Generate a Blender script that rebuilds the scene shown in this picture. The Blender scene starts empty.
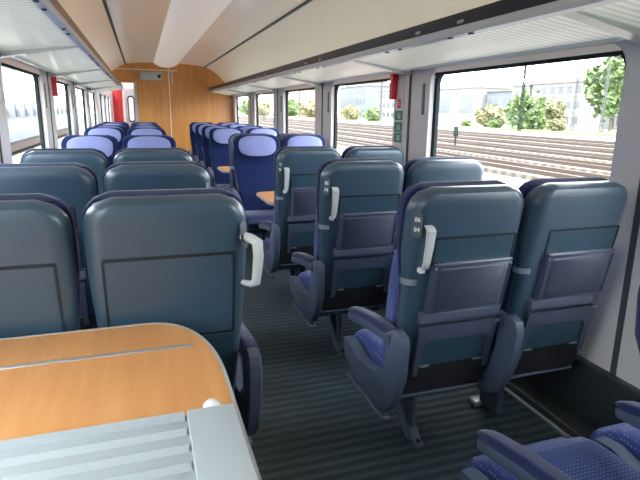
import bpy, bmesh, math, random
from mathutils import Vector, Matrix
random.seed(7)
SC = bpy.context.scene
COL = SC.collection
CX = 0.549            # centre line of the coach
H = 1.35              # half width at the windows
AX = 0.265            # half aisle
SW = 0.454            # seat width
GAP = 0.038
XR, XL = CX + H, CX - H
YB = 11.85            # wooden bulkhead

# ------------------------------------------------------------------ materials
def nt(name):
    m = bpy.data.materials.new(name); m.use_nodes = True
    t = m.node_tree; b = t.nodes['Principled BSDF']
    return m, t, b
def N(t, kind, **k):
    n = t.nodes.new(kind)
    for a, v in k.items():
        if a in n.inputs.keys(): n.inputs[a].default_value = v
        else: setattr(n, a, v)
    return n
def rgba(c): return (c[0], c[1], c[2], 1.0)
def plain(name, col, rough=.5, metal=0, coat=0, bump=0, bscale=300, spec=.5, var=0, vscale=6, coatr=.1):
    m, t, b = nt(name)
    b.inputs['Base Color'].default_value = rgba(col)
    b.inputs['Roughness'].default_value = rough
    b.inputs['Metallic'].default_value = metal
    b.inputs['Coat Weight'].default_value = coat
    b.inputs['Coat Roughness'].default_value = coatr
    b.inputs['Specular IOR Level'].default_value = spec
    tc = N(t, 'ShaderNodeTexCoord')
    if var:
        n = N(t, 'ShaderNodeTexNoise'); n.inputs['Scale'].default_value = vscale; n.inputs['Detail'].default_value = 3
        t.links.new(tc.outputs['Object'], n.inputs['Vector'])
        mx = N(t, 'ShaderNodeMix', data_type='RGBA')
        mx.inputs[6].default_value = rgba([c*(1-var) for c in col]); mx.inputs[7].default_value = rgba([min(1, c*(1+var)) for c in col])
        t.links.new(n.outputs['Fac'], mx.inputs[0]); t.links.new(mx.outputs[2], b.inputs['Base Color'])
    if bump:
        n = N(t, 'ShaderNodeTexNoise'); n.inputs['Scale'].default_value = bscale; n.inputs['Detail'].default_value = 2
        t.links.new(tc.outputs['Object'], n.inputs['Vector'])
        bp = N(t, 'ShaderNodeBump'); bp.inputs['Strength'].default_value = bump; bp.inputs['Distance'].default_value = .002
        t.links.new(n.outputs['Fac'], bp.inputs['Height']); t.links.new(bp.outputs['Normal'], b.inputs['Normal'])
    return m
def fabric(name, col, dot, scale=75, thr=.22):
    m, t, b = nt(name)
    b.inputs['Roughness'].default_value = .85; b.inputs['Specular IOR Level'].default_value = .2
    b.inputs['Sheen Weight'].default_value = .25; b.inputs['Sheen Roughness'].default_value = .5
    tc = N(t, 'ShaderNodeTexCoord')
    v = N(t, 'ShaderNodeTexVoronoi'); v.inputs['Scale'].default_value = scale; v.inputs['Randomness'].default_value = 0.15
    t.links.new(tc.outputs['Object'], v.inputs['Vector'])
    r = N(t, 'ShaderNodeValToRGB'); r.color_ramp.elements[0].position = thr; r.color_ramp.elements[1].position = thr + .08
    r.color_ramp.elements[0].color = rgba(dot); r.color_ramp.elements[1].color = rgba(col)
    t.links.new(v.outputs['Distance'], r.inputs[0]); t.links.new(r.outputs[0], b.inputs['Base Color'])
    n = N(t, 'ShaderNodeTexNoise'); n.inputs['Scale'].default_value = 400
    t.links.new(tc.outputs['Object'], n.inputs['Vector'])
    bp = N(t, 'ShaderNodeBump'); bp.inputs['Strength'].default_value = .3; bp.inputs['Distance'].default_value = .002
    t.links.new(n.outputs['Fac'], bp.inputs['Height']); t.links.new(bp.outputs['Normal'], b.inputs['Normal'])
    return m
def wood(name, c1, c2, stretch, rough=.4, coat=.2):
    m, t, b = nt(name)
    b.inputs['Roughness'].default_value = rough; b.inputs['Coat Weight'].default_value = coat; b.inputs['Coat Roughness'].default_value = .25
    tc = N(t, 'ShaderNodeTexCoord'); mp = N(t, 'ShaderNodeMapping'); mp.inputs['Scale'].default_value = stretch
    t.links.new(tc.outputs['Object'], mp.inputs['Vector'])
    n = N(t, 'ShaderNodeTexNoise'); n.inputs['Scale'].default_value = 1; n.inputs['Detail'].default_value = 6; n.inputs['Roughness'].default_value = .6
    t.links.new(mp.outputs[0], n.inputs['Vector'])
    r = N(t, 'ShaderNodeValToRGB'); r.color_ramp.elements[0].position = .35; r.color_ramp.elements[1].position = .65
    r.color_ramp.elements[0].color = rgba(c1); r.color_ramp.elements[1].color = rgba(c2)
    t.links.new(n.outputs['Fac'], r.inputs[0]); t.links.new(r.outputs[0], b.inputs['Base Color'])
    return m
def emis(name, col, s):
    m, t, b = nt(name)
    b.inputs['Base Color'].default_value = rgba(col); b.inputs['Emission Color'].default_value = rgba(col); b.inputs['Emission Strength'].default_value = s
    b.inputs['Roughness'].default_value = .4
    return m
def striped(name, c1, c2, axis, period, duty=.5, soft=.15, rough=.5, bump=.5, coat=0, dist=.004, noise=0, glow=0):
    """stripes running across one axis of world position"""
    m, t, b = nt(name)
    b.inputs['Roughness'].default_value = rough; b.inputs['Coat Weight'].default_value = coat
    tc = N(t, 'ShaderNodeTexCoord'); sp = N(t, 'ShaderNodeSeparateXYZ'); t.links.new(tc.outputs['Object'], sp.inputs[0])
    d = N(t, 'ShaderNodeMath', operation='MULTIPLY'); d.inputs[1].default_value = 2*math.pi/period; t.links.new(sp.outputs[axis], d.inputs[0])
    s = N(t, 'ShaderNodeMath', operation='SINE'); t.links.new(d.outputs[0], s.inputs[0])
    a = N(t, 'ShaderNodeMath', operation='MULTIPLY_ADD'); a.inputs[1].default_value = .5; a.inputs[2].default_value = .5; t.links.new(s.outputs[0], a.inputs[0])
    r = N(t, 'ShaderNodeValToRGB'); r.color_ramp.elements[0].position = max(0, duty-soft); r.color_ramp.elements[1].position = min(1, duty+soft)
    r.color_ramp.elements[0].color = rgba(c1); r.color_ramp.elements[1].color = rgba(c2)
    t.links.new(a.outputs[0], r.inputs[0])
    out = r.outputs[0]
    if noise:
        n = N(t, 'ShaderNodeTexNoise'); n.inputs['Scale'].default_value = 3; n.inputs['Detail'].default_value = 5
        t.links.new(tc.outputs['Object'], n.inputs['Vector'])
        mm = N(t, 'ShaderNodeMapRange'); mm.inputs[1].default_value = .3; mm.inputs[2].default_value = .7; mm.inputs[3].default_value = 1-noise; mm.inputs[4].default_value = 1+noise
        t.links.new(n.outputs['Fac'], mm.inputs[0])
        v = N(t, 'ShaderNodeVectorMath', operation='SCALE'); t.links.new(out, v.inputs[0]); t.links.new(mm.outputs[0], v.inputs['Scale'])
        out = v.outputs[0]
    t.links.new(out, b.inputs['Base Color'])
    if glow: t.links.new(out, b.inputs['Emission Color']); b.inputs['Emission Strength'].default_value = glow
    if bump:
        bp = N(t, 'ShaderNodeBump'); bp.inputs['Strength'].default_value = bump; bp.inputs['Distance'].default_value = dist
        t.links.new(a.outputs[0], bp.inputs['Height']); t.links.new(bp.outputs['Normal'], b.inputs['Normal'])
    return m
def noisy(name, c1, c2, scale, rough=.9, lo=.4, hi=.6, emit=0):
    m, t, b = nt(name); b.inputs['Roughness'].default_value = rough
    tc = N(t, 'ShaderNodeTexCoord'); n = N(t, 'ShaderNodeTexNoise'); n.inputs['Scale'].default_value = scale; n.inputs['Detail'].default_value = 6
    t.links.new(tc.outputs['Object'], n.inputs['Vector'])
    r = N(t, 'ShaderNodeValToRGB'); r.color_ramp.elements[0].position = lo; r.color_ramp.elements[1].position = hi
    r.color_ramp.elements[0].color = rgba(c1); r.color_ramp.elements[1].color = rgba(c2)
    t.links.new(n.outputs['Fac'], r.inputs[0]); t.links.new(r.outputs[0], b.inputs['Base Color'])
    return m
def glassy():
    m = bpy.data.materials.new('window_glass'); m.use_nodes = True; t = m.node_tree; t.nodes.clear()
    o = N(t, 'ShaderNodeOutputMaterial'); tr = N(t, 'ShaderNodeBsdfTransparent'); g = N(t, 'ShaderNodeBsdfGlossy')
    tr.inputs[0].default_value = (.97, .985, .98, 1); g.inputs['Roughness'].default_value = .02
    mx = N(t, 'ShaderNodeMixShader'); mx.inputs[0].default_value = .05
    t.links.new(tr.outputs[0], mx.inputs[1]); t.links.new(g.outputs[0], mx.inputs[2]); t.links.new(mx.outputs[0], o.inputs[0])
    return m

M = dict(
    shell=plain('teal_plastic', (.040, .080, .122), .4, coat=.5, bump=.15, bscale=500, coatr=.3),
    panel=plain('teal_panel', (.026, .066, .098), .42, coat=.3, coatr=.3),
    groove=plain('groove_shadow', (.008, .014, .022), .7),  # groove's shadow line painted as dark strips on the seat back
    tray=plain('slate_plastic', (.066, .082, .135), .42, coat=.2, bump=.1, coatr=.3),
    tray2=plain('slate_inner', (.05, .06, .1), .5, coat=.1, bump=.1, coatr=.3),
    console=plain('console_plastic', (.068, .092, .150), .42, coat=.2, bump=.1, coatr=.3),
    lip=plain('tray_lip', (.085, .10, .155), .32, coat=.4),
    fabric=fabric('blue_dotted_fabric', (.028, .05, .20), (.14, .19, .44)),
    fabricd=fabric('navy_fabric', (.003, .013, .080), (.007, .024, .12), 60),
    rim=fabric('rim_fabric', (.008, .018, .080), (.022, .04, .15), 90, .18),
    cover=fabric('headrest_cloth', (.24, .285, .57), (.29, .335, .63), 60),
    handle=plain('white_plastic', (.62, .65, .66), .35, coat=.3),
    clip=plain('satin_metal', (.6, .63, .68), .3, .8),
    black=plain('black_net', (.006, .008, .013), .8, bump=.5, bscale=150),
    leg=plain('leg_metal', (.09, .12, .17), .45, .3),
    steel=plain('steel', (.5, .53, .56), .35, .7),
    digits=plain('pale_print', (.75, .78, .82), .5),
    plate=plain('dark_plate', (.03, .055, .085), .4),
    wall=plain('wall_laminate', (.86, .84, .83), .45, coat=.15, var=.03, vscale=2),
    pillar=plain('pillar_laminate', (.80, .79, .79), .45, coat=.15),
    gasket=plain('rubber_gasket', (.035, .045, .05), .8, spec=.15),
    seam=plain('seam_rubber', (.07, .10, .10), .6),
    slot=plain('slot_grey', (.22, .225, .23), .5),
    ceil=plain('ceiling_cream', (.82, .75, .65), .3, coat=.6, var=.05, vscale=1.5, coatr=.2),
    ceil2=plain('ceiling_side', (.80,.74,.65), .28, coat=.4, var=.05, vscale=1.2, coatr=.2),
    ridge=emis('ridge_fill_glow', (.78, .73, .67), .14),  # slight emission added to the ridge as interior fill light
    rack=striped('rack_slats', (.62, .66, .59), (.82, .85, .78), 1, .045, .45, .25, .45, .4, .1, glow=.12),  # shelf is no lamp; glow added to brighten walls and seats below
    rackrail=plain('rack_rail', (.60, .65, .70), .3, .4),
    rackdark=plain('rack_display_strip', (.008, .013, .028), .35, spec=.25),
    rackbrown=plain('rack_strip_brown_reflection', (.30, .14, .05), .4, spec=.3),  # left strip: reflected wood and ceiling put into its colour
    bracket=plain('rack_bracket', (.62, .66, .62), .35, coat=.2),
    beech=wood('beech_table', (.66, .30, .10), (.74, .36, .135), (28, 1.6, 4)),
    beechwall=wood('beech_wall', (.56, .235, .06), (.70, .31, .085), (26, 26, 1.0)),
    edge=plain('grey_edging', (.42, .43, .43), .4),
    alu=plain('brushed_aluminium', (.66, .66, .65), .3, .6),
    leaf=plain('pale_grey_plastic', (.44, .50, .53), .42, coat=.15, bump=.1),
    floor=striped('ribbed_rubber', (.017, .034, .042), (.050, .076, .083), 1, .058, .55, .25, .5, .6, .1, .004, .35),
    dado=plain('dark_dado', (.035, .045, .05), .45, coat=.2),
    duct=plain('dark_duct', (.05, .058, .056), .4, coat=.2),
    red=plain('signal_red', (.72, .02, .03), .35, coat=.3),
    green=plain('safety_green', (.03, .30, .17), .5),
    white=plain('gloss_white', (.82, .80, .80), .4),
    display=plain('display_grey', (.42, .44, .38), .35, .2),
    darkglass=plain('dark_glass', (.02, .02, .025), .15),
    glass=glassy(),
    ballast=noisy('ballast', (.10, .09, .08), (.14, .125, .11), 4),
    ballast2=striped('sleeper_bed', (.115, .092, .075), (.18, .16, .14), 1, .65, .5, .2, .9, 0),
    rail=plain('rusty_rail', (.060, .038, .028), .7),
    railtop=plain('rail_top', (.11, .095, .085), .5),
    path=noisy('pale_path', (.30, .30, .29), (.36, .355, .35), 2),
    scrub=noisy('dry_scrub', (.13, .16, .06), (.24, .22, .11), .5),
    leafg=noisy('tree_leaf', (.09, .15, .05), (.20, .28, .12), 1.5),
    leafy=noisy('yellow_leaf', (.20, .20, .10), (.32, .30, .17), 1.5),
    bark=plain('bark', (.16, .12, .09), .9),
    mast=plain('galvanised', (.018, .028, .026), .8, spec=.1),
    mast2=plain('galvanised_pale', (.09, .10, .10), .8),
    b1=plain('render_white', (.27, .28, .29), .8), b2=plain('render_grey', (.14, .155, .18), .8), b3=plain('render_pale', (.25, .235, .21), .8),
    bwin=plain('far_window', (.08, .095, .11), .3), broof=plain('far_roof', (.17, .15, .14), .8),
    trainA=plain('train_body', (.115, .135, .165), .45, coat=.1), trainB=plain('train_blue', (.03, .055, .11), .4), trainC=plain('train_window', (.015, .03, .05), .3),
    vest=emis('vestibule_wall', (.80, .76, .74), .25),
)

b_ = M['ceil'].node_tree.nodes['Principled BSDF']; b_.inputs['Emission Color'].default_value = (.82, .72, .60, 1); b_.inputs['Emission Strength'].default_value = .07  # emission added to the ceiling panels as fill light
# ------------------------------------------------------------------ mesh helpers
def obj(name, bm, mat, parent=None, smooth=True, angle=40, sub=0):
    me = bpy.data.meshes.new(name)
    bmesh.ops.recalc_face_normals(bm, faces=bm.faces)
    bm.to_mesh(me); bm.free()
    me.materials.append(mat)
    if smooth:
        for p in me.polygons: p.use_smooth = True
        try: me.set_sharp_from_angle(angle=math.radians(angle))
        except Exception: pass
    o = bpy.data.objects.new(name, me); COL.objects.link(o)
    if parent: o.parent = parent
    return o
def tag(o, label=None, cat=None, group=None, kind=None):
    if label: o['label'] = label
    if cat: o['category'] = cat
    if group: o['group'] = group
    if kind: o['kind'] = kind
    return o
def empty(name, loc=(0, 0, 0), rz=0):
    o = bpy.data.objects.new(name, None); COL.objects.link(o); o.location = loc; o.rotation_euler = (0, 0, rz); o.empty_display_size = .1
    return o
def add_box(bm, lo, hi, bev=0, seg=2, mat=None):
    lo, hi = Vector(lo), Vector(hi)
    g = bmesh.ops.create_cube(bm, size=1)
    vs = g['verts']
    for v in vs:
        v.co = Vector(((lo+hi)/2)[i] + v.co[i]*(hi-lo)[i] for i in range(3))
    if bev:
        es = list({e for v in vs for e in v.link_edges})
        r = bmesh.ops.bevel(bm, geom=es, offset=bev, segments=seg, profile=.5, affect='EDGES')
        vs = list({v for f in r['faces'] for v in f.verts} | {v for v in vs if v.is_valid})
    if mat is not None: bmesh.ops.transform(bm, matrix=mat, verts=vs)
    return vs
def box(name, lo, hi, mat, parent=None, bev=0, seg=2, mx=None):
    bm = bmesh.new(); add_box(bm, lo, hi, bev, seg, mx); return obj(name, bm, mat, parent)
def add_loft(bm, rings, cap=True):
    R = [[bm.verts.new(p) for p in r] for r in rings]
    n = len(R[0])
    for a, b in zip(R, R[1:]):
        for i in range(n):
            bm.faces.new((a[i], a[(i+1) % n], b[(i+1) % n], b[i]))
    if cap:
        bm.faces.new(R[0][::-1]); bm.faces.new(R[-1])
    return R
def rrect(x0, x1, y0, y1, rs, n=5):
    """rounded rectangle, ccw; rs = radii at (x1,y0),(x1,y1),(x0,y1),(x0,y0)"""
    out = []
    for (cx, cy, a0), r in zip(((x1, y0, -90), (x1, y1, 0), (x0, y1, 90), (x0, y0, 180)), rs):
        sx = -1 if cx == x1 else 1; sy = -1 if cy == y1 else 1
        px, py = cx + sx*r, cy + sy*r
        for k in range(n+1):
            a = math.radians(a0 + 90*k/n); out.append((px + r*math.cos(a), py + r*math.sin(a)))
    return out
def add_prism(bm, poly, f0, f1):
    """poly: 2-D points, f0/f1 map a 2-D point to each end in 3-D"""
    a = [bm.verts.new(f0(*p)) for p in poly]; b = [bm.verts.new(f1(*p)) for p in poly]
    n = len(poly)
    bm.faces.new(a[::-1]); bm.faces.new(b)
    for i in range(n): bm.faces.new((a[i], a[(i+1) % n], b[(i+1) % n], b[i]))
def add_tube(bm, pts, r, n=8, flat=1.0):
    pts = [Vector(p) for p in pts]
    rings = []; prev = None
    for i, p in enumerate(pts):
        d = (pts[min(i+1, len(pts)-1)] - pts[max(i-1, 0)]).normalized()
        u = prev - d*prev.dot(d) if prev is not None else d.orthogonal()
        if u.length < 1e-6: u = d.orthogonal()
        u.normalize(); prev = u; w = d.cross(u)
        rr = r[i] if isinstance(r, (list, tuple)) else r
        rings.append([p + u*rr*math.cos(2*math.pi*k/n) + w*rr*flat*math.sin(2*math.pi*k/n) for k in range(n)])
    add_loft(bm, rings)
def add_cyl(bm, a, b, r0, r1=None, n=12):
    add_tube(bm, [a, b], [r0, r0 if r1 is None else r1], n)
def add_text(parent, name, body, size, loc, rot, mat, scale=(1, 1, 1)):
    cu = bpy.data.curves.new(name, 'FONT'); cu.body = body; cu.size = size; cu.align_x = 'CENTER'; cu.align_y = 'CENTER'; cu.extrude = .0004
    cu.offset = size*.02
    tmp = bpy.data.objects.new(name, cu); COL.objects.link(tmp)
    bpy.context.view_layer.update()
    me = bpy.data.meshes.new_from_object(tmp.evaluated_get(bpy.context.evaluated_depsgraph_get()))
    bpy.data.objects.remove(tmp)
    me.materials.clear(); me.materials.append(mat)
    o = bpy.data.objects.new(name, me); COL.objects.link(o); o.location = loc; o.rotation_euler = rot; o.parent = parent
    return o

# ------------------------------------------------------------------ train seat (faces +Y, rear top at y=0)
RE = [.165]
def yr(z):
    t = (1.2 - z)
    return .02*t + RE[0]*t + .03*max(0, t-.35)
ZT = 1.186
def shell_ring(z, grow=0.0, front=None, back=None, rr=.055, rf=.02, hwmax=.231, zt=ZT, rt=.035, rc=.085):
    z0 = min(z, zt)
    hw = .198 + (hwmax-.198)*min(1, max(0, (z-.45)/.5))
    if z0 > zt-rc: hw = hwmax - rc + math.sqrt(max(0, rc*rc - (z0-(zt-rc))**2))
    d = 0
    if z0 > zt-rt: d = rt - math.sqrt(max(0, rt*rt - (z0-(zt-rt))**2))
    yb = yr(z) + (back or 0) + d; yf = yr(z) + front - d*.6
    hw += grow
    rr_ = min(rr, (yf-yb)*.6); rf_ = min(rf, (yf-yb)*.35)
    return [(x, y, z) for x, y in rrect(-hw, hw, yb, yf, (rr_, rf_, rf_, rr_), 6)]
def zlist(z0, z1):
    L = [z0 + (z1-.09-z0)*i/10 for i in range(11)] + [z1 - .09*math.cos(math.pi/2*k/8) for k in range(1, 9)]
    L[-1] = z1 - .0006
    return L
def sstep(a, b, x):
    t = min(1, max(0, (x-a)/(b-a))); return t*t*(3-2*t)
def rear_plate(bm, poly, o0, o1):
    """plate lying on the rear face of the shell; poly in (x,z); offsets o0<o1 outward (towards -y)"""
    add_prism(bm, poly, lambda x, z: (x, yr(z)-o0, z), lambda x, z: (x, yr(z)-o1, z))
def rear_grid(bm, x0, x1, z0, z1, o, n=6, rad=.012):
    add_loft(bm, [[(x, yr(z)-oo, z) for x, z in rrect(x0+i, x1-i, z0+i, z1-i, (rad,)*4, 3)] for oo, i in ((-.002, 0), (o*.7, 0), (o, o*.35))])

def make_seat(side, tray=True, hx=None, window=False, marks=None, front_view=False):
    """side -1/+1: where the armrest and grab handle are; the aisle side of the seat"""
    root = empty('train_seat')
    fab = M['fabricd'] if front_view else M['fabric']
    # shell
    bm = bmesh.new()
    rings = []
    for z in zlist(.335, ZT):
        th = .058 + .032*sstep(.8, 1.0, z)
        rings.append(shell_ring(z, 0, th))
    add_loft(bm, rings); obj('backrest_shell', bm, M['shell'], root)
    # cushion
    bm = bmesh.new(); rings = []
    for z in zlist(.42, ZT+.009):
        f0 = .05 + .032*sstep(.8, 1.0, z)
        f1 = .092 + .055*sstep(.93, 1.06, z) + .05*(1-sstep(.5, .85, z))
        r = shell_ring(z, .004 - .012*(1-sstep(.7, .95, z)), f1, f0, rr=.012, rf=.04, zt=ZT+.009)
        rings.append(r)
    add_loft(bm, rings); obj('backrest_cushion', bm, M['fabricd'] if front_view else M['rim'], root)
    if not front_view and RE[0] > 0:    # paler dotted side bolster below the headrest
        for s in (-1, 1):
            bm = bmesh.new(); rings = []
            for k in range(9):
                z = .47 + .46*k/8; w = .024*math.sin(math.pi*(k+.6)/9.2)**.5
                rings.append([(s*(.185 + .012*sstep(.5, .9, z)) + x, y + yr(z) + .112, z) for x, y in rrect(-.012-w*.4, w*.5+.004, -.03, .045, (.01,)*4, 3)])
            add_loft(bm, rings); obj('side_bolster', bm, M['fabric'], root)
    # headrest cloth
    bm = bmesh.new(); rings = []
    def oval(k, zc=1.094, a=.186, b=.098):
        out = []
        for i in range(40):
            t = 2*math.pi*i/40; c, s_ = math.cos(t), math.sin(t)
            e = .72
            x = a*k*math.copysign(abs(c)**e, c); z = zc + b*k*math.copysign(abs(s_)**e, s_)*(1.1 if s_ < 0 else .92)
            out.append((x, z))
        return out
    for k, o in ((1.0, .135), (1.0, .158), (.94, .165), (.6, .169), (.2, .17)):
        rings.append([(x, yr(z)+o, z) for x, z in oval(k)])
    add_loft(bm, rings); obj('headrest_cover', bm, M['cover'], root)
    # seat cushion
    bm = bmesh.new()
    rings = []
    for k in range(11):
        ys = .235 if RE[0] > .1 else .12; y = ys + (.63-ys)*k/10
        top = .455 + .012*math.sin(k/10*math.pi) - (.05*max(0, (k-8)/2)**2)
        bot = .345 + .03*max(0, (k-8)/2)
        rings.append([(x, y, z) for x, z in rrect(-.205, .205, bot, top, (.02, .04, .04, .02), 4)])
    rings.append([(x*.96, .645, .40+(z-.40)*.7) for x, y, z in rings[-1]])
    add_loft(bm, rings); obj('seat_cushion', bm, M['fabricd'] if front_view else M['fabric'], root, angle=60)
    bm = bmesh.new()
    add_prism(bm, [(.24, .28), (.53, .28), (.59, .33), (.59, .36), (.22, .36)], lambda y, z: (-.2, y, z), lambda y, z: (.2, y, z))
    obj('seat_pan', bm, M['console'], root)
    # side console + armrest
    xs = side*.243
    prof = [(.075, .37), (.03, .48), (.015, .62), (.03, .655), (.07, .668), (.105, .655), (.118, .62), (.125, .50), (.21, .43), (.38, .405), (.52, .438), (.575, .43), (.585, .40), (.555, .345), (.42, .295), (.20, .275), (.135, .30)]
    bm = bmesh.new()
    def con(i, w): 
        cy = sum(p[0] for p in prof)/len(prof); cz = sum(p[1] for p in prof)/len(prof)
        return [(xs+w, cy+(y-cy)*i, cz+(z-cz)*i) for y, z in prof]
    add_loft(bm, [con(.95, -.024), con(1, -.017), con(1, .017), con(.95, .024)])
    obj('side_console', bm, M['console'], root)
    ar = empty('armrest'); ar.parent = root
    bm = bmesh.new(); rings = []
    for k in range(13):
        t = k/12; y = .09 + .42*t; h = .024*(1 if t < .92 else .75); zc = .624 - .065*t + .012*math.sin(t*3)
        w = .026 if t < .9 else .022
        rings.append([(xs + side*.004 + x, y, zc+z) for x, z in rrect(-w, w, -h, h, (.01, .012, .012, .01), 4)])
    rings.append([(xs+side*.004+(x-xs-side*.004)*.5, .525, .568+(z-.568)*.5) for x, y, z in rings[-1]])
    add_loft(bm, rings); obj('armrest_body', bm, M['console'], ar)
    bm = bmesh.new(); rings = []
    for k in range(13):
        t = k/12; y = .12 + .405*t; zc = .646 - .066*t + .012*math.sin(t*3)
        w = .026*(1 - .3*max(0, (t-.85)/.15))
        hh = .014*(1 if 0 < k < 12 else .4)
        rings.append([(xs + side*.004 + x, y, zc+z) for x, z in rrect(-w, w, -hh, hh*1.1, (.006, .012, .012, .006), 4)])
    add_loft(bm, rings); obj('armrest_pad', bm, M['fabricd'] if front_view else M['rim'], ar)
    # rear face parts
    dx = -side*.028 if tray else 0
    W_ = .168 if tray else .186
    _rp = rear_plate
    def rear_plate_(bm, poly, o0, o1): _rp(bm, [(x+dx, z) for x, z in poly], o0, o1)
    def rear_grid_(bm, x0, x1, z0, z1, o, **k): rear_grid(bm, x0+dx, x1+dx, z0, z1, o, **k)
    def strip(bm, x0, x1, z0, z1): rear_plate_(bm, rrect(x0, x1, z0, z1, (.002,)*4, 2), -.002, .0022)
    bm = bmesh.new()
    strip(bm, -W_, W_, 1.003, 1.013)
    zb = .91 if tray else .735
    for k in range(8):
        za = zb + (1.008-zb)*k/8; zc = zb + (1.008-zb)*(k+1)/8
        for s in (-1, 1): strip(bm, s*W_-.0035, s*W_+.0035, za, zc+.001)
    if not tray:
        strip(bm, -W_-.003, W_+.003, .728, .735)
    obj('panel_groove', bm, M['groove'], root)
    bm = bmesh.new()
    for k in range(1): rear_plate_(bm, rrect(-W_+.006, W_-.006, zb, 1.002, (.006,)*4, 3), -.004, .0018)
    obj('upper_panel', bm, M['panel'] if tray else M['shell'], root)
    if tray:
        t = empty('tray_table'); t.parent = root
        bm = bmesh.new(); rear_grid_(bm, -.168, .168, .668, .918, .02, rad=.01); fr = obj('tray_body', bm, M['tray'], t)
        bm = bmesh.new(); rear_grid_(bm, -.143, .143, .72, .90, .0225, rad=.008); obj('tray_inset', bm, M['tray2'], t)
        bm = bmesh.new()   # raised rim
        for (x0, x1, z0, z1) in ((-.166, .166, .904, .917), (-.166, -.15, .72, .904), (.15, .166, .72, .904)):
            rear_grid_(bm, x0, x1, z0, z1, .026, rad=.004)
        obj('tray_rim', bm, M['console'], t)
        bm = bmesh.new()
        rings = [[(x, yr(z)-o, z) for x, z in rrect(-.155, .155, z0, z1, (.006,)*4, 3)] for o, z0, z1 in ((0, .668, .722), (.024, .672, .712), (.028, .677, .69))]
        add_loft(bm, rings); obj('tray_lip', bm, M['lip'], t)
        bm = bmesh.new()
        rear_plate_(bm, [(-.172, .656), (-.172, .62), (-.172, .43), (-.150, .43), (-.140, .565), (-.12, .59), (.12, .59), (.140, .565), (.150, .43), (.172, .43), (.172, .62), (.172, .656)], -.01, .016)
        obj('hinge_bracket', bm, M['tray'], root)
        bm = bmesh.new(); rear_plate_(bm, rrect(-.138, .138, .47, .588, (.01,)*4, 3), -.006, .006); obj('lower_panel', bm, M['panel'], root)
        for s in (-1, 1):
            bm = bmesh.new(); rear_plate_(bm, rrect(s*.16-.016, s*.16+.016, .642, .656, (.004,)*4, 2), .01, .022); obj('hinge', bm, M['lip'], root)
            bm = bmesh.new(); rear_plate_(bm, rrect(s*.12-.02, s*.12+.02, .467, .473, (.002,)*4, 2), .006, .014); obj('fastener', bm, M['steel'], root)
    else:
        bm = bmesh.new(); rear_plate_(bm, rrect(-W_, W_, .52, .722, (.006,)*4, 3), -.006, .004); obj('lower_panel', bm, M['panel'], root)
    bm = bmesh.new()
    add_loft(bm, [[(x, yr(z)-o, z) for x, z in rrect(-.192, .192, .338, .468, (.03, .01, .01, .03), 3)] for o in (-.01, .01)])
    obj('magazine_net', bm, M['black'], root)
    # bottom rim wire
    bm = bmesh.new(); add_tube(bm, [(-.195, yr(.34)+.01, .345), (-.18, yr(.34)-.012, .338), (.18, yr(.34)-.012, .338), (.195, yr(.34)+.01, .345)], .006, 6); obj('net_rail', bm, M['console'], root)
    # grab handle
    no_handle = window
    hx = side*.177 if hx is None else hx
    out = abs(hx) > .19
    bm = bmesh.new()
    s = 1 if hx > 0 else -1
    if out:
        pts = [(hx-.012*s, yr(1.05)+.016, 1.058), (hx+.010*s, yr(1.05)-.010, 1.053), (hx+.027*s, yr(1.04)-.026, 1.043), (hx+.030*s, yr(1.0)-.032, 1.0), (hx+.028*s, yr(.95)-.030, .95), (hx+.025*s, yr(.915)-.027, .91), (hx+.012*s, yr(.90)-.012, .900), (hx-.012*s, yr(.90)+.016, .900)]
        add_tube(bm, pts, [.013, .0155, .0175, .0165, .0155, .0145, .011, .008], 10, 1.0)
    else:
        rings = []
        for z, o, w in ((1.062, -.01, .015), (1.056, .012, .017), (1.045, .026, .0175), (.99, .03, .0155), (.93, .028, .0135), (.905, .022, .013), (.895, .008, .012), (.888, -.01, .011)):
            rings.append([(hx + x, yr(z) - o + y, z) for x, y in rrect(-w, w, -.007, .007, (.005,)*4, 3)])
        add_loft(bm, rings)
        # short foot hooks in and out
        add_box(bm, (hx-.016, yr(.9)-.02, .885), (hx+.006, yr(.9)+.01, .905), .004)
    if no_handle: bm.free()
    else: obj('grab_handle', bm, M['handle'], root)
    # clip on the edge of the shell
    bm = bmesh.new()
    zc = .845
    ring = shell_ring(zc, .003, .062, -.003)
    pts = [p for p in ring if p[0]*side > .15]
    pts.sort(key=lambda p: p[1])
    pts = pts[:10]
    for a, b in zip(pts, pts[1:]):
        a, b = Vector(a), Vector(b); n = (a+b)/2; n = Vector((n.x, n.y-yr(zc)-.05, 0)).normalized()*.003
        vs = [bm.verts.new(v) for v in (a+Vector((0, 0, -.011)), b+Vector((0, 0, -.011)), b+Vector((0, 0, .011)), a+Vector((0, 0, .011)), a+n+Vector((0, 0, -.011)), b+n+Vector((0, 0, -.011)), b+n+Vector((0, 0, .011)), a+n+Vector((0, 0, .011)))]
        for f in ((0, 1, 2, 3), (7, 6, 5, 4), (0, 4, 5, 1), (3, 2, 6, 7)): bm.faces.new([vs[i] for i in f])
        if (a, b) is not None: pass
    bmesh.ops.remove_doubles(bm, verts=bm.verts, dist=.0002)
    if tray: obj('edge_clip', bm, M['clip'], root, angle=80)
    else: bm.free()
    # number plate on the rear corner
    if not window and not front_view:
        np_ = empty('number_plate', (side*.2135, yr(1.07)+.008, 1.062), 0); np_.parent = root
        np_.rotation_euler = (math.radians(-7), 0, math.radians(side*52))
        bm = bmesh.new(); add_loft(bm, [[(x, y, z) for x, z in rrect(-.018, .018, -.042, .042, (.012,)*4, 4)] for y in (-.002, -.006)])
        obj('plate', bm, M['plate'], np_)
        if marks:
            for i, w in enumerate(marks):
                add_text(np_, 'seat_number', w, .022, (0, -.0068, .018-.034*i), (math.radians(90), 0, 0), M['digits'])
    # pedestal
    ped = empty('pedestal'); ped.parent = root
    bm = bmesh.new()
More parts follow.
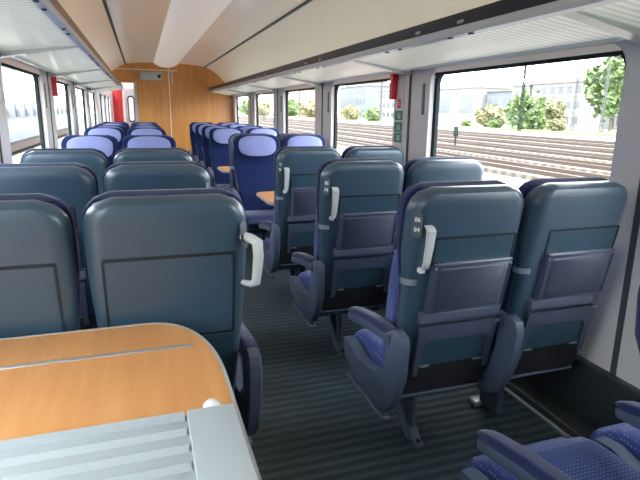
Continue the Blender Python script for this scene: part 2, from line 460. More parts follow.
    if window:
        add_box(bm, (-.08, .47, 0), (.03, .54, .03), .01, 3); obj('floor_bracket', bm, M['steel'], ped)
        bm = bmesh.new(); add_box(bm, (-.04, .36, .02), (0, .50, .26), .008); obj('post', bm, M['leg'], ped)
    else:
        add_prism(bm, [(.27, 0), (.27, .012), (.30, .022), (.50, .20), (.50, .26), (.62, .26), (.60, .20), (.38, 0)], lambda y, z: (-.028, y, z), lambda y, z: (.012, y, z))
        obj('foot', bm, M['leg'], ped)
        bm = bmesh.new(); add_box(bm, (-.018, .34, .01), (.002, .375, .26), .005); obj('post', bm, M['leg'], ped)
        bm = bmesh.new(); add_cyl(bm, (-.008, .29, .01), (-.008, .29, .026), .009); obj('floor_bolt', bm, M['black'], ped)
        bm = bmesh.new(); add_box(bm, (side*.24-.02, .14, .255), (side*.24+.012, .54, .275), .004, 1, ); obj('base_rail', bm, M['leg'], ped)
    return root
def copy_tree(o, parent=None):
    c = o.copy(); COL.objects.link(c); c.parent = parent
    for k in ('label', 'category', 'group'):
        if parent is None and k in c.keys(): pass
    for ch in list(o.children): copy_tree(ch, c)
    return c
GA = 'forward-facing seats seen from behind'
GF = 'seats facing the camera with pale headrest cloths'
used = set()
protos = {}
def seat(x, y, side, face, label, tray=True, hx=None, window=False, marks=None, group=None):
    """face +1: faces away (+Y); side: world side of the armrest"""
    ls = side*face
    key = (ls, tray, hx, window, marks, face)
    if key in protos:
        r = copy_tree(protos[key])
    else:
        r = protos[key] = make_seat(ls, tray, hx, window, marks, face < 0)
    r.location = (x, y, 0); r.rotation_euler = (0, 0, 0 if face > 0 else math.pi)
    tag(r, label, 'seat', group or (GA if face > 0 else GF))
    return r
XA_R = CX + AX + SW/2 + .037; XW_R = XA_R + SW + GAP
XA_L = CX - AX - SW/2; XW_L = XA_L - SW - GAP
# right bank, facing away
RE[0] = -.06
seat(XA_R, .55, -1, 1, 'blue dotted aisle seat cut off by the frame, only armrest and cushion showing', marks=None)
seat(XW_R, .55, -1, 1, 'blue dotted window seat beside wall in the row nearest the camera', window=True)
RE[0] = .165; protos.clear()
rowsR = [(1.521, 'nearest complete row by the large window'), (2.47, 'second complete row by the large window'), (3.43, 'row whose table faces blue headrests')]
for i, (y, w) in enumerate(rowsR):
    seat(XA_R, y, -1, 1, ['teal-backed aisle seat with number plate and white handle, nearest complete row right of aisle',
                          'teal-backed aisle seat right of aisle, directly in front of the numbered one',
                          'teal-backed aisle seat right of aisle beside the small bay table'][i], marks=('86', '84') if i == 0 else ('82', '74') if i == 1 else ('72', '76'))
    seat(XW_R, y, -1, 1, ['teal-backed window seat with silver clip under the large window, nearest complete row',
                          'teal-backed window seat next to green safety signs, second complete row',
                          'teal-backed window seat with its back to the bay table window'][i], window=True)
# left bank, facing away
seat(XA_L, 1.529, 1, 1, 'teal-backed aisle seat with plain panel and large white handle behind wooden table', tray=False, hx=.225)
seat(XW_L, 1.529, 1, 1, 'teal-backed window seat with plain panel behind the left end of wooden table', tray=False, window=True)
for i, y in enumerate((2.44, 3.35)):
    seat(XA_L, y, 1, 1, ['teal-backed aisle seat left of aisle, second row beyond wooden table', 'teal-backed aisle seat left of aisle, third row, before pale headrests'][i])
    seat(XW_L, y, 1, 1, ['teal-backed window seat on the left, second row beyond wooden table', 'teal-backed window seat on the left, third row, before pale headrests'][i], window=True)
# facing the camera
ords = ['first', 'second', 'third', 'fourth', 'fifth']
for i, y in enumerate((5.43, 7.42, 8.37, 9.35, 10.5)):
    seat(XA_R, y, -1, -1, 'navy aisle seat with lavender headrest cloth, %s facing row right of aisle' % ords[i])
    seat(XW_R, y, -1, -1, 'navy window seat with lavender headrest cloth, %s facing row right of aisle' % ords[i], window=True)
for i, y in enumerate((5.28, 7.3, 8.25, 9.2, 10.15)):
    seat(XA_L, y, 1, -1, 'navy aisle seat with lavender headrest cloth, %s facing row left of aisle' % ords[i])
    seat(XW_L, y, 1, -1, 'navy window seat with lavender headrest cloth, %s facing row left of aisle' % ords[i], window=True)
# back to back behind the first facing row
seat(XA_R, 5.47, -1, 1, 'teal-backed aisle seat standing back to back with first facing row right of aisle')
seat(XW_R, 5.47, -1, 1, 'teal-backed window seat standing back to back with first facing row right of aisle', window=True)

# ------------------------------------------------------------------ tables
def outline_table(name, x0, x1, y0, y1, z, th, r, side, label):
    t = empty(name, (0, 0, 0)); tag(t, label, 'table')
    rs = (r, r, .005, .005) if side > 0 else (.005, .005, r, r)
    bm = bmesh.new(); pl = rrect(x0, x1, y0, y1, rs, 12)
    add_prism(bm, pl, lambda x, y: (x, y, z-th), lambda x, y: (x, y, z)); obj('tabletop', bm, M['beech'], t)
    return t
ZTB = .805
tb = empty('folding_table'); tag(tb, 'beech wood folding table with rounded corner and aluminium strip in front of camera', 'table')
x0, x1, y0, y1 = XL+.01, .155, .56, 1.568
def tabout(g, rx=.185, ry=.40):
    pts = [(x0-g, y0-g), (x1+g, y0-g)]
    cx_, cy_ = x1-rx, y1-ry
    for k in range(25):
        a = math.radians(90*k/24); e = .88
        pts.append((cx_ + (rx+g)*math.cos(a)**e, cy_ + (ry+g)*math.sin(a)**e if k else cy_))
    pts.append((x0-g, y1+g))
    return pts
bm = bmesh.new(); add_prism(bm, tabout(0), lambda x, y: (x, y, ZTB-.02), lambda x, y: (x, y, ZTB)); obj('tabletop', bm, M['beech'], tb)
bm = bmesh.new()
def ringat(pl, z): return [(x, y, z) for x, y in pl]
pi, pl2 = tabout(-.003), tabout(.005)
add_loft(bm, [ringat(pi, ZTB-.024), ringat(pl2, ZTB-.024), ringat(pl2, ZTB+.0015), ringat(pi, ZTB+.0022), ringat(pi, ZTB-.001)], cap=False)
obj('edge_band', bm, M['edge'], tb)
bm = bmesh.new(); add_box(bm, (x0+.02, 1.372, ZTB-.002), (.096, 1.387, ZTB+.003), .0015, 2); obj('inlay_strip', bm, M['alu'], tb)
lf = empty('folding_leaf'); lf.parent = tb; lf['label'] = 'pale grey ribbed plastic leaf folded over the wood'
ZL = ZTB + .03
bm = bmesh.new(); add_box(bm, (x0+.01, .50, ZTB+.004), (.147, .998, ZL-.010), .003); obj('leaf_core', bm, M['leaf'], lf)
# ribbed field: saw-tooth profile across Y
bm = bmesh.new(); prof = [(1.0, ZL-.02), (1.0, ZL), (.986, ZL)]
y = .986
while y > .53:
    prof += [(y-.004, ZL-.012), (y-.014, ZL-.015), (y-.028, ZL-.011), (y-.040, ZL-.003), (y-.046, ZL)]; y -= .054
prof += [(.50, ZL), (.50, ZL-.02)]
add_prism(bm, prof, lambda y, z: (x0+.012, y, z), lambda y, z: (.046, y, z)); obj('ribbed_field', bm, M['leaf'], lf, angle=50)
bm = bmesh.new(); add_box(bm, (.051, .50, ZL-.016), (.148, 1.002, ZL+.001), .003, 3); obj('end_cap', bm, M['leaf'], lf)
bm = bmesh.new(); add_tube(bm, [(.103+.019*math.sin(a*.2), 1.014, ZTB+.020) for a in range(-7, 8)], [max(.003, .019*math.cos(a*.2)) for a in range(-7, 8)], 16)
obj('hinge', bm, M['white'], tb)
bm = bmesh.new(); add_box(bm, (-.36, 1.0, 0), (-.30, 1.1, ZTB-.02), .01); obj('table_leg', bm, M['leg'], tb)
for (lab, cx0, y0_, y1_, z) in (('small beech table between facing seats at the large window bay', .90, 3.93, 4.52, .74), ('small beech table in the second bay, behind first facing row', .86, 6.18, 6.72, .74)):
    t = outline_table('bay_table', cx0, XR-.01, y0_, y1_, z, .025, .09, -1, lab)
    bm = bmesh.new(); pl = rrect(cx0-.006, XR-.012, y0_-.006, y1_+.006, (.005, .005, .095, .095), 12)
    add_prism(bm, pl, lambda x, y: (x, y, z-.022), lambda x, y: (x, y, z-.004)); obj('edge_band', bm, M['edge'], t)
    bm = bmesh.new(); add_box(bm, (1.2, (y0_+y1_)/2-.05, 0), (1.26, (y0_+y1_)/2+.05, z-.02), .01); obj('table_leg', bm, M['leg'], t)

# ------------------------------------------------------------------ coach shell
YN = -1.6; YE = 18.0
def st(o): o['kind'] = 'structure'; return o
box_ = box
st(box('floor', (XL-.1, YN, -.06), (XR+.1, YE, 0), M['floor'], bev=0))
# walls with window openings
ZW0, ZW1 = .86, 1.735
WIN = [(-.24, 1.28), (1.75, 3.35), (3.90, 5.40), (5.96, 7.42), (8.02, 9.46), (10.07, 11.52)]
WINL = WIN + [(12.5, 13.5), (14.0, 15.0), (15.5, 16.5)]
def wall(name, x, sgn, wins, y1, mat, z0=0.0, z1=2.0, th=.06):
    bm = bmesh.new()
    def loop(pts):
        vs = [bm.verts.new((x, a, b)) for a, b in pts]
        return [bm.edges.new((vs[i], vs[(i+1) % len(vs)])) for i in range(len(vs))]
    es = loop([(YN, z0), (y1, z0), (y1, z1), (YN, z1)])
    for a, b in wins: es += loop(rrect(a, b, ZW0, ZW1, (.11,)*4, 8))
    bmesh.ops.triangle_fill(bm, use_beauty=True, use_dissolve=False, edges=es)
    r = bmesh.ops.extrude_face_region(bm, geom=bm.faces[:])
    for v in [g for g in r['geom'] if isinstance(g, bmesh.types.BMVert)]: v.co.x += sgn*th
    return st(obj(name, bm, mat, angle=30))
wall('wall_right', XR, 1, WIN, YB, M['wall'])
wall('wall_left', XL, -1, WINL, YE, M['wall'])
def window(n, x, sgn, a, b):
    w = empty('window_%d' % n, (0, 0, 0)); w['kind'] = 'structure'
    bm = bmesh.new()
    def ring(i, xx, r): return [(xx, p, q) for p, q in rrect(a-i, b+i, ZW0-i, ZW1+i, (r,)*4, 8)]
    add_loft(bm, [ring(.003, x-sgn*.001, .113), ring(-.001, x-sgn*.003, .11), ring(-.004, x+sgn*.004, .105), ring(-.007, x+sgn*.036, .10)], cap=False)
    obj('window_reveal', bm, M['pillar'], w)
    bm = bmesh.new()
    add_loft(bm, [ring(-.004, x+sgn*.036, .10), ring(-.009, x+sgn*.028, .10), ring(-.036, x+sgn*.034, .085), ring(-.038, x+sgn*.058, .085)], cap=False)
    obj('window_frame', bm, M['gasket'], w)
    bm = bmesh.new(); add_box(bm, (min(x+sgn*.012, x+sgn*.03), a+.03, ZW1-.055), (max(x+sgn*.012, x+sgn*.03), b-.03, ZW1-.02), .006); obj('blind_cassette', bm, M['gasket'], w)
    bm = bmesh.new(); vs = [bm.verts.new(p) for p in [(x+sgn*.045, p, q) for p, q in rrect(a+.02, b-.02, ZW0+.02, ZW1-.02, (.07,)*4, 6)]]; bm.faces.new(vs)
    obj('window_pane', bm, M['glass'], w)
n = 1
for a, b in WIN: window(n, XR, 1, a, b); n += 1
for a, b in WINL: window(n, XL, -1, a, b); n += 1
# seams, slots, dado, duct
SE = [-.47, 1.59, 3.64, 5.70, 7.76, 9.82]
k = 1
for sgn, x in ((1, XR), (-1, XL)):
    for s in SE:
        a, b = sorted((x-sgn*.006, x+sgn*.01))
        st(box('trim_%d' % k, (a, s-.014, .30), (b, s+.014, 1.80), M['seam'])); k += 1
        a, b = sorted((x-sgn*.007, x+sgn*.01))
        o = box('wall_vent', (a, s-.225, 1.42), (b, s-.19, 1.635), M['slot'], bev=.003)
        tag(o, ('narrow grey vent slot on the %s wall pillar, ' % ('right' if sgn > 0 else 'left')) + {-.47: 'behind the camera', 1.59: 'beside the first seat row', 3.64: 'just past the safety signs', 5.70: 'beside the first bay table', 7.76: 'two pillars before wooden bulkhead', 9.82: 'last before wooden bulkhead'}[s], 'vent', 'narrow vent slots on the pillars')
    a, b = sorted((x-sgn*.035, x+sgn*.02))
    nm = 'right' if sgn > 0 else 'left'
    st(box('baseboard_%s' % nm, (a, YN, 0), (b, YB, .325), M['dado'], bev=.012, seg=3))
    a, b = sorted((x-sgn*.035, x-sgn*.145))
    st(box('trim_%d' % k, (a, YN, 0), (b, YB, .05), M['duct'], bev=.006)); k += 1
    a, b = sorted((x-sgn*.145, x-sgn*.162))
    st(box('trim_%d' % k, (a, YN, 0), (b, YB, .02), M['steel'], bev=.003)); k += 1
# ceiling
def zc(pts): return [(CX+x, z) for x, z in pts]
half = [(.24, 2.335), (.50, 2.325), (.765, 2.295), (.772, 2.31), (.785, 2.31), (.79, 2.285), (.88, 2.25), (.98, 2.19), (1.08, 2.11), (1.17, 2.02), (1.25, 1.92), (1.31, 1.82), (1.345, 1.76), (1.36, 1.70)]
prof = [(-x, z) for x, z in half[::-1]] + half
bm = bmesh.new()
add_prism(bm, zc(prof) + zc([(1.46, 1.70), (1.46, 2.5), (-1.46, 2.5), (-1.46, 1.70)]), lambda x, z: (x, YN, z), lambda x, z: (x, YB+.05, z))
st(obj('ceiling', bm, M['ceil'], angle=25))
bm = bmesh.new()
rp = [(-.25, 2.345), (-.24, 2.33), (-.20, 2.30), (-.13, 2.268), (-.05, 2.252), (.05, 2.252), (.13, 2.268), (.20, 2.30), (.24, 2.33), (.25, 2.345)]
add_prism(bm, zc(rp), lambda x, z: (x, YN, z), lambda x, z: (x, YB, z))
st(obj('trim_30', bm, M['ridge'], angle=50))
for i, s in enumerate((-1, 1)):
    a, b = sorted((CX+s*.764, CX+s*.792))
    st(box('trim_%d' % (31+i), (a, YN, 2.283), (b, YB, 2.30), M['seam']))
# cross joints of ceiling panels are thin dark strips
# bulkhead
bm = bmesh.new()
XD = -.055   # opening left of this, reaching the left wall
add_prism(bm, [(XD, 0), (XR, 0), (XR, 2.42), (XL, 2.42), (XL, 1.93), (XD, 1.93)], lambda x, z: (x, YB, z), lambda x, z: (x, YB+.05, z))
st(obj('wall_back', bm, M['beechwall']))
st(box('wall_front', (XL-.1, YN-.05, -.06), (XR+.1, YN, 2.42), M['wall']))
st(box('trim_40', (XD-.045, YB-.03, 0), (XD+.01, YB+.06, 1.95), M['edge'], bev=.006))
st(box('trim_41', (XL, YB-.008, 2.185), (.76, YB+.01, 2.2), M['white']))
st(box('trim_42', (.585, YB-.008, 0), (.603, YB+.01, 2.25), M['white']))
st(box('trim_43', (.655, YB-.008, 1.93), (.668, YB+.01, 2.19), M['white']))
dp = empty('display_panel', (0, 0, 0)); tag(dp, 'grey passenger information panel with round dark dial on wooden bulkhead', 'display')
box('housing', (.03, YB-.05, 1.985), (.47, YB, 2.155), M['display'], dp, .01)
box('screen', (.06, YB-.056, 2.01), (.35, YB-.048, 2.13), M['edge'], dp, .003)
bm = bmesh.new(); add_cyl(bm, (.405, YB-.05, 2.07), (.405, YB-.06, 2.07), .035, n=20); obj('dial', bm, M['darkglass'], dp)
# vestibule corridor beyond
st(box('wall_corridor', (XD, YB+.05, 0), (XD+.05, YE, 2.12), M['white']))
st(box('ceiling_corridor', (XL, YB+.05, 2.08), (XD, YE, 2.14), M['vest']))
st(box('wall_end', (XL, YE, 0), (XD, YE+.05, 2.12), M['vest']))
o = box('fire_cabinet', (XL+.02, YE-.12, 0), (-.50, YE-.01, 2.02), M['red'], bev=.02); tag(o, 'red tall cabinet at the far end of the side corridor', 'cabinet')
d = empty('door_1'); d['kind'] = 'structure'
bm = bmesh.new(); add_prism(bm, [(-.44, 0), (-.08, 0), (-.08, 2.0), (-.44, 2.0)], lambda x, z: (x, YE-.03, z), lambda x, z: (x, YE, z)); obj('door_leaf', bm, M['white'], d)
bm = bmesh.new(); add_prism(bm, rrect(-.36, -.16, 1.0, 1.8, (.08,)*4, 6), lambda x, z: (x, YE-.045, z), lambda x, z: (x, YE-.03, z)); obj('door_window', bm, M['gasket'], d)
bm = bmesh.new(); add_prism(bm, rrect(-.33, -.19, 1.04, 1.76, (.06,)*4, 6), lambda x, z: (x, YE-.05, z), lambda x, z: (x, YE-.044, z)); obj('door_pane', bm, M['vest'], d)

# ------------------------------------------------------------------ luggage racks
ZR = 1.7875
for sgn in (1, -1):
    nm = 'right' if sgn > 0 else 'left'
    rk = empty('luggage_rack'); tag(rk, {'right': 'pale slatted luggage rack above the windows on the tracks side', 'left': 'pale slatted luggage rack above the windows facing the parked train'}[nm], 'luggage rack')
    f = lambda x, z, y: (CX+sgn*x, y, z)
    def ext(name, poly, mat, y0=YN+.01, y1=YB-.005, ang=30):
        bm = bmesh.new(); add_prism(bm, poly, lambda x, z: f(x, z, y0), lambda x, z: f(x, z, y1)); return obj(name, bm, mat, rk, angle=ang)
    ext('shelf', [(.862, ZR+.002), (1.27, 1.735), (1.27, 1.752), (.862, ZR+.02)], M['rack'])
    ext('wall_rail', [(1.255, 1.722), (1.345, 1.745), (1.345, 1.79), (1.265, 1.765)], M['rackrail'])
    ext('front_rail', [(.847, ZR-.004), (.875, ZR-.010), (.885, ZR+.008), (.87, ZR+.04), (.85, ZR+.034), (.843, ZR+.012)], M['rackrail'], ang=60)
    ext('display_strip', [(.850, ZR+.034), (.868, ZR+.034), (.876, ZR+.095), (.862, ZR+.095)], M['rackdark'] if sgn > 0 else M['rackbrown'])
    for s in SE:
        bm = bmesh.new()
        add_prism(bm, [(.875, ZR-.004), (1.30, 1.70), (1.34, 1.70), (1.34, 1.76), (.875, ZR+.014)], lambda x, z: f(x, z, s-.02), lambda x, z: f(x, z, s+.05))
        obj('rack_bracket', bm, M['bracket'], rk, angle=30)
        for q in (.55, .72, 1.25, 1.42):
            bm = bmesh.new(); add_box(bm, (CX+sgn*.862-.008, s+q, ZR-.012), (CX+sgn*.862+.008, s+q+.03, ZR-.004), .002); obj('reading_lamp', bm, M['plate'], rk)
        if 0 < s < 6 and sgn > 0:
            for q in (.62, 1.02):
                bm = bmesh.new(); add_prism(bm, rrect(s+q, s+q+.05, ZR+.045, ZR+.06, (.004,)*4, 2), lambda y, z: (CX+sgn*(.852+.16*(z-ZR-.034))-sgn*.001, y, z), lambda y, z: (CX+sgn*(.852+.16*(z-ZR-.034))-sgn*.004, y, z)); obj('seat_number_mark', bm, M['edge'], rk)
        # ceiling cross joint
for i, s in enumerate((1.9, 3.96, 6.02, 8.1, 10.1)):
    pass
# ------------------------------------------------------------------ emergency handles and signs
def hammer(x, sgn, y, label):
    t = empty('emergency_hammer'); tag(t, label, 'hammer')
    bm = bmesh.new()
    add_loft(bm, [[(x-sgn*o, y+a, b) for a, b in rrect(-.026, .026, 1.655, 1.72, (.02,)*4, 4)] for o in (0, .035, .045)]); obj('hammer_head', bm, M['red'], t)
    bm = bmesh.new()
    add_loft(bm, [[(x-sgn*(o+.012), y+.012+a*w, b) for a, b in rrect(-.026, .026, 1.53, 1.66, (.012,)*4, 4)] for o, w in ((-.012, 1), (.022, 1), (.03, .8))]); obj('hammer_holder', bm, M['red'], t)
    return t
hammer(XR-.018, 1, 3.84, 'red emergency hammer in holder hanging by the window edge above green signs')
hammer(XL+.018, -1, 5.82, 'red emergency hammer in holder on the wall pillar between two windows')
sy = 3.79
pl_ = box('trim_44', (XR-.012, sy-.06, 1.12), (XR+.01, sy+.075, 1.74), M['pillar'], bev=.004); st(pl_)
for (z0, z1, c, lab) in ((1.465, 1.53, 'red', 'small red warning sign below the red hammer'), (1.375, 1.445, 'green', 'uppermost green safety sign below the red sign'), (1.285, 1.36, 'green', 'middle green safety sign on window pillar'), (1.205, 1.28, 'green', 'lowest green safety sign on window pillar')):
    t = empty('safety_sign'); tag(t, lab, 'sign')
    w = .062 if c == 'green' else .026
    bm = bmesh.new(); add_box(bm, (XR-.016, sy-w, z0), (XR-.011, sy+w, z1), .0015, 1); obj('sign_plate', bm, M[c], t)
    zc_ = (z0+z1)/2
    bm = bmesh.new()
    X = XR-.0165
    def shp(poly): add_prism(bm, poly, lambda y, z: (X, sy+y, zc_+z), lambda y, z: (X-.0012, sy+y, zc_+z))
    if c == 'green':
        shp([(.004+.006*math.cos(a*.785), .018+.006*math.sin(a*.785)) for a in range(8)])     # running figure
        shp([(-.004, .012), (.010, .010), (.006, -.004), (-.004, -.004)])
        shp([(-.004, -.004), (.001, -.004), (-.010, -.024), (-.016, -.022)]); shp([(.001, -.004), (.006, -.004), (.016, -.016), (.012, -.024)])
        shp([(-.034, -.024), (-.022, -.024), (-.022, .020), (-.034, .020)])
    else:
        shp([(-.016, .008), (.016, .008), (.016, .014), (-.016, .014)]); shp([(-.016, -.008), (.016, -.008), (.016, -.002), (-.016, -.002)])
    obj('pictogram', bm, M['white'], t)

# ------------------------------------------------------------------ outside
ZG = -1.15
def gbox(name, lo, hi, mat): return st(box(name, lo, hi, mat))
gbox('ground', (-120, -60, ZG-.2), (160, 260, ZG), M['ballast'])
gbox('ground_path', (9.0, -40, ZG), (13.6, 260, ZG+.06), M['path'])
gbox('ground_far_path', (42, -60, ZG), (56, 260, ZG+.08), M['path'])
gbox('ground_verge', (56, -60, ZG), (78, 260, ZG+.3), M['scrub'])
ords2 = ['nearest', 'second nearest', 'third nearest', 'fourth nearest', 'fifth nearest', 'sixth nearest', 'seventh nearest', 'farthest']
def track(x, label):
    t = empty('railway_track', (x, 0, ZG)); tag(t, label, 'railway track', 'railway tracks outside the windows')
    box('track_bed', (-1.35, -40, 0), (1.35, 200, .18), M['ballast2'], t)
    for s in (-1, 1):
        r = box('rail', (s*.72-.035, -40, .16), (s*.72+.035, 200, .34), M['rail'], t)
        box('rail_head', (s*.72-.035, -40, .335), (s*.72+.035, 200, .36), M['railtop'], r)
for i, x in enumerate((6.0, 16.2, 20.6, 25.2, 30.0, 35.0, 39.8)):
    track(x, '%s of the rusty railway tracks outside the large window' % (ords2[i] if i < 6 else 'farthest'))
def mast(x, y, h, arm, label, mt='mast2'):
    t = empty('catenary_mast', (x, y, ZG)); tag(t, label, 'mast', 'catenary masts beyond the tracks')
    bm = bmesh.new(); s = .16
    for a in (-1, 1):
        for b in (-1, 1): add_cyl(bm, (a*s, b*s, 0), (a*s*.5, b*s*.5, h), .06, n=5)
    kk = int(h/.8)
    for i in range(kk):
        z0, z1 = i*h/kk, (i+1)*h/kk; w0, w1 = s*(1-.5*z0/h), s*(1-.5*z1/h); q = 1 if i % 2 else -1
        add_cyl(bm, (-w0*q, -w0, z0), (w1*q, -w1, z1), .02, n=4); add_cyl(bm, (-w0, w0*q, z0), (-w1, -w1*q, z1), .02, n=4)
    obj('lattice_mast', bm, M[mt], t)
    bm = bmesh.new(); d = Vector(arm)
    add_cyl(bm, (0, 0, h*.82), (d.x, d.y, h*.80), .05, n=6); add_cyl(bm, (0, 0, h*.97), (d.x, d.y, h*.80), .03, n=5)
    for q in (.35, .7): add_cyl(bm, (d.x*q, d.y*q, h*.80), (d.x*q, d.y*q, h*.74), .06, n=6)
    obj('cross_arm', bm, M[mt], t)
    return t
mast(51.9, 65, 9.9, (-1, -9, 0), 'tall lattice mast standing mid-window in the large near window', 'mast')
mast(61, 64.5, 8.2, (-4, 0, 0), 'lattice mast right of the tall mid-window mast')
mast(62, 60, 9.5, (-4, 0, 0), 'lattice mast before the green trees at the window corner')
mast(43, 94, 9, (-5, 0, 0), 'lattice mast seen in the window with red hammer')
mast(43, 150, 9, (-5, 0, 0), 'distant lattice mast in the third window')
mast(28, 128, 8.5, (-4, 0, 0), 'distant lattice mast in the fourth window')
mast(28, 190, 8.5, (-4, 0, 0), 'farthest lattice mast near the wooden bulkhead')
# catenary wires: one per span between masts
for i, (a, b, lab) in enumerate((((22.8, -20, 5.6), (22.8, 200, 5.6), 'overhead wire above the middle tracks'), ((37.4, -20, 6.2), (37.4, 200, 6.2), 'overhead wire above the far tracks'))):
    bm = bmesh.new(); add_cyl(bm, (a[0], a[1], a[2]), (b[0], b[1], b[2]), .03, n=5); tag(obj('overhead_wire', bm, M['mast']), lab, 'wire')
# signal post
t = empty('signal_post', (23, 36.2, ZG)); tag(t, 'short dark signal post between the tracks', 'signal')
box('post', (-.05, -.05, 0), (.05, .05, 1.1), M['mast'], t); box('signal_head', (-.16, -.12, .9), (.16, .12, 1.6), M['mast'], t, .03)
# buildings
def building(x, y, w, d, h, mat, label, rows=2, cols=5, roof='flat'):
    t = empty('building', (x, y, ZG)); tag(t, label, 'building')
    box('wall_block', (0, -w/2, 0), (d, w/2, h), M[mat], t)
    if roof == 'flat': box('roof', (-.4, -w/2-.4, h), (d+.4, w/2+.4, h+.4), M['broof'], t)
    else:
        bm = bmesh.new(); add_prism(bm, [(-.6, h), (d+.6, h), (d/2, h+2.4)], lambda x, z: (x, -w/2-.5, z), lambda x, z: (x, w/2+.5, z)); obj('roof', bm, M['broof'], t)
    for r in range(rows):
        for c in range(cols):
            yy = -w/2 + w*(c+.5)/cols; zz = h*(r+.55)/rows
            f_ = box('window', (-.06, yy-w/cols*.28, zz-h/rows*.25), (.05, yy+w/cols*.28, zz+h/rows*.25), M['bwin'], t)
building(84, 134, 22, 14, 9.3, 'b1', 'white flat-roofed hall seen at the left of the large window', 1, 2)
building(86, 116.5, 10.5, 12, 8.2, 'b2', 'low grey warehouse left of the tall mast', 1, 2)
building(84, 106, 6, 10, 9.0, 'b1', 'narrow white house between grey warehouse and green tree', 2, 2)
building(84, 94.5, 15, 12, 9.2, 'b1', 'white building with window bands right of the tall mast', 3, 6)
building(92, 80, 12, 12, 9.5, 'b3', 'pale gabled building behind the trees at the window corner', 3, 4, 'gable')
building(86, 176, 30, 14, 10, 'b1', 'white block seen through the window with red hammer', 3, 8)
building(86, 218, 30, 14, 13, 'b2', 'grey block behind the white one in the window with red hammer', 3, 8, 'gable')
building(60, 252, 40, 14, 12, 'b3', 'pale block seen through the third window', 3, 8, 'gable')
building(22, 262, 30, 14, 9, 'b3', 'pale house far away beyond the bulkhead windows', 3, 6, 'gable')
# trees and bushes
def tree(x, y, h, r, mat, label, trunk=True, name='tree', z0=ZG):
    t = empty(name, (x, y, z0)); tag(t, label, name)
    bm = bmesh.new()
    rnd = random.Random(int(x*31+y*17))
    c0 = h - r if trunk else r*.7
    for i in range(900):
        u = rnd.uniform(-1, 1); a = rnd.uniform(0, 6.283); rr = r*(.6+.4*rnd.random()**.5)*(.8+.25*math.sin(3*a+u*4))
        p = Vector((rr*math.sqrt(1-u*u)*math.cos(a), rr*math.sqrt(1-u*u)*math.sin(a), c0 + rr*u*(1.15 if trunk else .7)))
        s = r*.085*(.6+rnd.random()); q = Matrix.Rotation(rnd.uniform(0, 6), 3, 'X') @ Matrix.Rotation(rnd.uniform(0, 6), 3, 'Z')
        vs = [bm.verts.new(p + q @ Vector(v)*s) for v in ((-1, -.6, 0), (1, -.6, 0), (1.2, .6, .3), (0, 1.2, 0), (-1.1, .5, -.3))]
        bm.faces.new(vs)
    obj('foliage', bm, M[mat], t, smooth=False)
    if trunk:
        bm = bmesh.new(); add_cyl(bm, (0, 0, 0), (.1, .1, c0), .22, .1, 8); add_cyl(bm, (.1, .1, c0*.8), (r*.4, 0, c0+.4*r), .08, .03, 6); add_cyl(bm, (.1, .1, c0*.8), (-r*.4, .3, c0+.3*r), .08, .03, 6); obj('trunk', bm, M['bark'], t)
tree(60, 73.5, 6.2, 3.4, 'leafg', 'round green tree just right of the tall mid-window mast')
tree(66, 74.5, 5.0, 2.4, 'leafy', 'low yellowish tree before the white window-band building')
tree(70, 66, 12, 4.8, 'leafg', 'tall green tree at the right corner of the large window')
tree(63, 53.5, 7.4, 3.4, 'leafg', 'second green tree, lower, beside the tall corner tree')
tree(60, 45, 9.0, 4.2, 'leafg', 'green tree half hidden by the window edge')
for i, (x, y, r, m, lab) in enumerate([(62, 86, 3.0, 'leafy', 'yellow bush before the grey warehouse'), (58, 88, 1.0, 'leafg', 'small green bush on the far path edge'), (58, 79, 1.2, 'leafg', 'small green bush left of the tall mast'), (60, 66.5, 1.5, 'leafy', 'yellow bush below the white window-band building'), (60, 112, 2.2, 'leafy', 'pale yellow bush beside the white hall'), (58, 132, 2.6, 'leafg', 'green bush seen in window with red hammer'), (58, 148, 3, 'leafy', 'yellow bush seen in window with red hammer'), (60, 195, 4.5, 'leafy', 'yellow bush seen in third window'), (60, 225, 5, 'leafg', 'green bush seen in third window'), (46, 215, 4, 'leafy', 'yellow bush seen in fourth window'), (46, 240, 5, 'leafg', 'green bush seen in the last window')]):
    tree(x, y, r*1.6, r, m, lab, False, 'bush', ZG+.1)
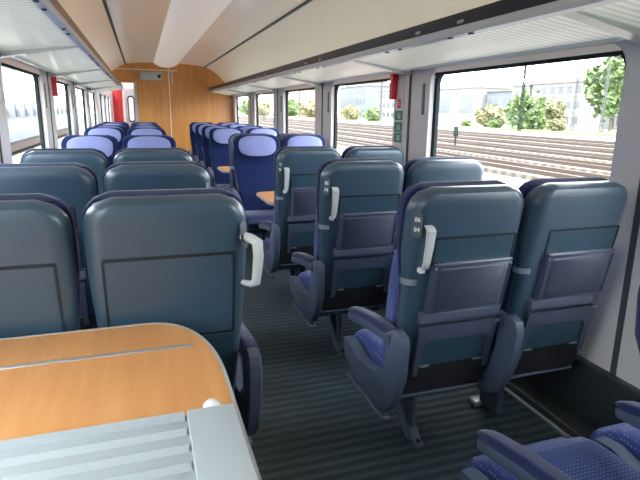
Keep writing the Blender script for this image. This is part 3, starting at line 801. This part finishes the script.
# parked train and platform on the left
gbox('ground_platform', (-4.6, -10, ZG), (-2.6, 200, ZG+.75), M['path'])
t = empty('parked_train', (-6.2, 0, ZG)); tag(t, 'pale grey passenger train with blue window band parked on the next track', 'train')
bm = bmesh.new(); add_prism(bm, [(-1.4, .9), (0, .8), (0, 1.2), (.06, 2.6), (0, 3.4), (-.3, 3.75), (-1.4, 3.9), (-2.5, 3.75), (-2.8, 3.4), (-2.8, .9)], lambda x, z: (x, -5, z), lambda x, z: (x, 60, z)); obj('body', bm, M['trainA'], t, angle=30)
box('window_band', (-.02, -4, 1.95), (.075, 59, 2.75), M['trainB'], t)
for i in range(24):
    box('train_window', (.05, -3+2.5*i, 2.02), (.095, -1.2+2.5*i, 2.68), M['trainC'], t, .01)
box('underframe', (-2.5, -4, .25), (-.2, 59, .85), M['rail'], t)
building(-40, 110, 60, 14, 14, 'b1', 'white block beyond the parked train on the other side', 4, 10)

# ------------------------------------------------------------------ light
w = bpy.data.worlds.new('World'); SC.world = w; w.use_nodes = True
nt_ = w.node_tree; bg = nt_.nodes['Background']
bg.inputs[0].default_value = (.93, .97, 1.0, 1); bg.inputs[1].default_value = 4.4
sun = bpy.data.lights.new('sun', 'SUN'); sun.energy = 2.2; sun.angle = .02; sun.color = (1, .95, .86)
so = bpy.data.objects.new('sun', sun); COL.objects.link(so); so.rotation_euler = (math.radians(38), 0, math.radians(8))

# ------------------------------------------------------------------ camera
cam = bpy.data.cameras.new('camera'); co = bpy.data.objects.new('camera', cam); COL.objects.link(co)
yaw, pitch, roll = .339, .2363, .0175
F = Vector((math.sin(yaw)*math.cos(pitch), math.cos(yaw)*math.cos(pitch), -math.sin(pitch)))
R = Vector((math.cos(yaw), -math.sin(yaw), 0)); U = R.cross(F)
R2 = math.cos(roll)*R + math.sin(roll)*U; U2 = -math.sin(roll)*R + math.cos(roll)*U
mt = Matrix((R2, U2, -F)).transposed().to_4x4(); mt.translation = (0, 0, 1.4314)
co.matrix_world = mt
cam.sensor_width = 36; cam.lens = 528.0/640*36
cam.shift_x = -(329.56-320)/640; cam.shift_y = (238.63-240)/640
cam.clip_start = .05; cam.clip_end = 600
SC.camera = co
SC.view_settings.view_transform = 'Standard'
SC.view_settings.look = 'None'
SC.view_settings.exposure = 1.25
SC.cycles.max_bounces = 8
SC.cycles.diffuse_bounces = 5
SC.cycles.caustics_reflective = False
SC.cycles.caustics_refractive = False
SC.cycles.sample_clamp_indirect = 6
